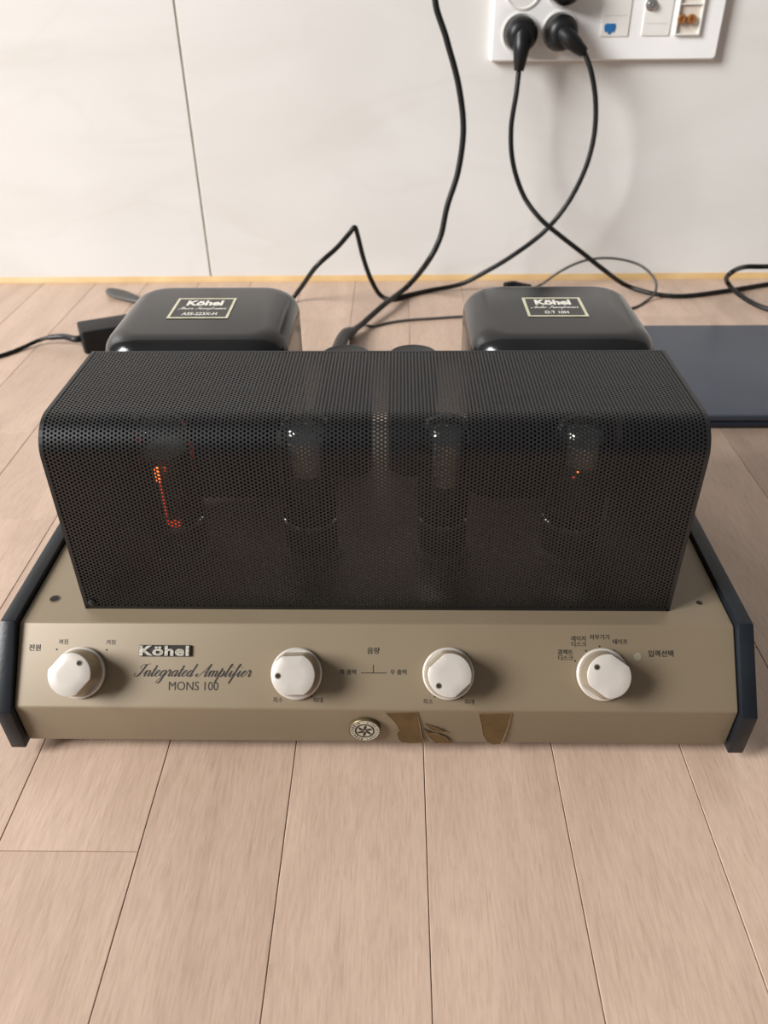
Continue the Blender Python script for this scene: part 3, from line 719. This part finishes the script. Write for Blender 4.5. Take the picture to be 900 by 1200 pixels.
for q in en.data.vertices: q.co.z += .0035

# adapter brick and its lead
br = empty('power_adapter', at_z(100, 416, 0), 0)
tag(br, 'black rectangular power adapter with a thin lead on the floor by the spoon-shaped cable end', 'power adapter')
p_a = at_z(100, 416, 0); pb = at_y(154, 365, 1.0); ht = .0275
ft = at_z(91, 390, ht); bl = at_z(87, 376.5, ht); fr_ = at_z(141, 382, ht)
e1 = (fr_-ft); e1.z = 0; e1.normalize(); e2 = Vector((-e1.y, e1.x, 0))
wd = max(.030, (bl-ft).dot(e2))
BM = Matrix(((e1.x, e2.x, 0, 0), (e1.y, e2.y, 0, 0), (0, 0, 1, 0), (0, 0, 0, 1)))
bd = rbox(MB(), 0, .115, 0, wd, 0, ht, .004, .0018, 4, 3, False).build('adapter_body', BRICK, br, smooth=40); bd.matrix_local = BM
lead = [at_z(91, 392, .0135), at_z(75, 394.5, .0125), at_z(58, 395.5, .010), at_z(45, 399, .006), at_z(25, 408, .0027), at_z(0, 417, .0024), at_z(-60, 434, .0024), at_z(-140, 452, .0024)]
LI = Matrix.Translation(br.location).inverted(); e_in = LI @ (p_a + e2*wd*.5 + Vector((0, 0, .0135)))
ld = [e_in+e1*.004, e_in-e1*.006] + [LI @ q for q in lead[1:]]
MB().tube(crom(ld, 10), .0023, 10).build('lead', CORD, br, smooth=60)
MB().tube(crom(ld[:4], 10), lambda t: .0044-.0012*t, 14).build('strain_relief', PLUG, br, smooth=60)

# flat spoon-shaped cable tab on the floor by the wall
ta = at_z(126, 340.5, .004); tb = at_z(172, 356, .004)
ax = (tb-ta); L = ax.length; ax.normalize(); side = Vector((-ax.y, ax.x, 0))
rings = []
for i in range(25):
    t = i/24; hw = .0125*math.sqrt(max(1e-4, 1-((t-.36)/.36)**2)) if t < .36 else .0125*(1-.72*((t-.36)/.64)**1.1)
    hh = .0042*min(1, .25+hw/.009); p = ta+ax*(L*t)
    rings.append([p + side*(hw*cos(2*pi*k/20)) + Vector((0, 0, hh*sin(2*pi*k/20)+.0005)) for k in range(20)])
mb = MB().rings(rings)
tab = mb.build('cable_tab', CORDG, None, smooth=60)
tag(tab, 'dark grey spoon-shaped cable end on the floor beside the power adapter', 'cable end')

# dark slab (closed laptop) at the right
z1 = .0155
a = at_z(900, 487, z1); b = at_z(757, 381, z1)
lap = empty('laptop', (.2150, a.y, 0), 0)
tag(lap, 'closed slate-blue laptop lying on the floor behind the amplifier', 'laptop')
dp = b.y-a.y
rbox(MB(), 0, .345, .0015, dp, .0016, .0082, .010, .0015, 5, 3, False).build('laptop_base', SLATE2, lap, smooth=40)
rbox(MB(), 0, .345, 0, dp, .0092, z1, .010, .0016, 5, 3, False).build('laptop_lid', SLATE, lap, smooth=40)
MB().box(.06, .285, dp-.010, dp-.002, .0076, .0098).build('laptop_hinge', SLATE2, lap)
for fx in (.02, .325):
    for fy in (.02, dp-.02):
        MB().lathe([(.006, 0), (.006, .0019)], 16, c=(fx, fy, 0)).build('laptop_foot', PLUG, lap)
bpy.context.view_layer.update()
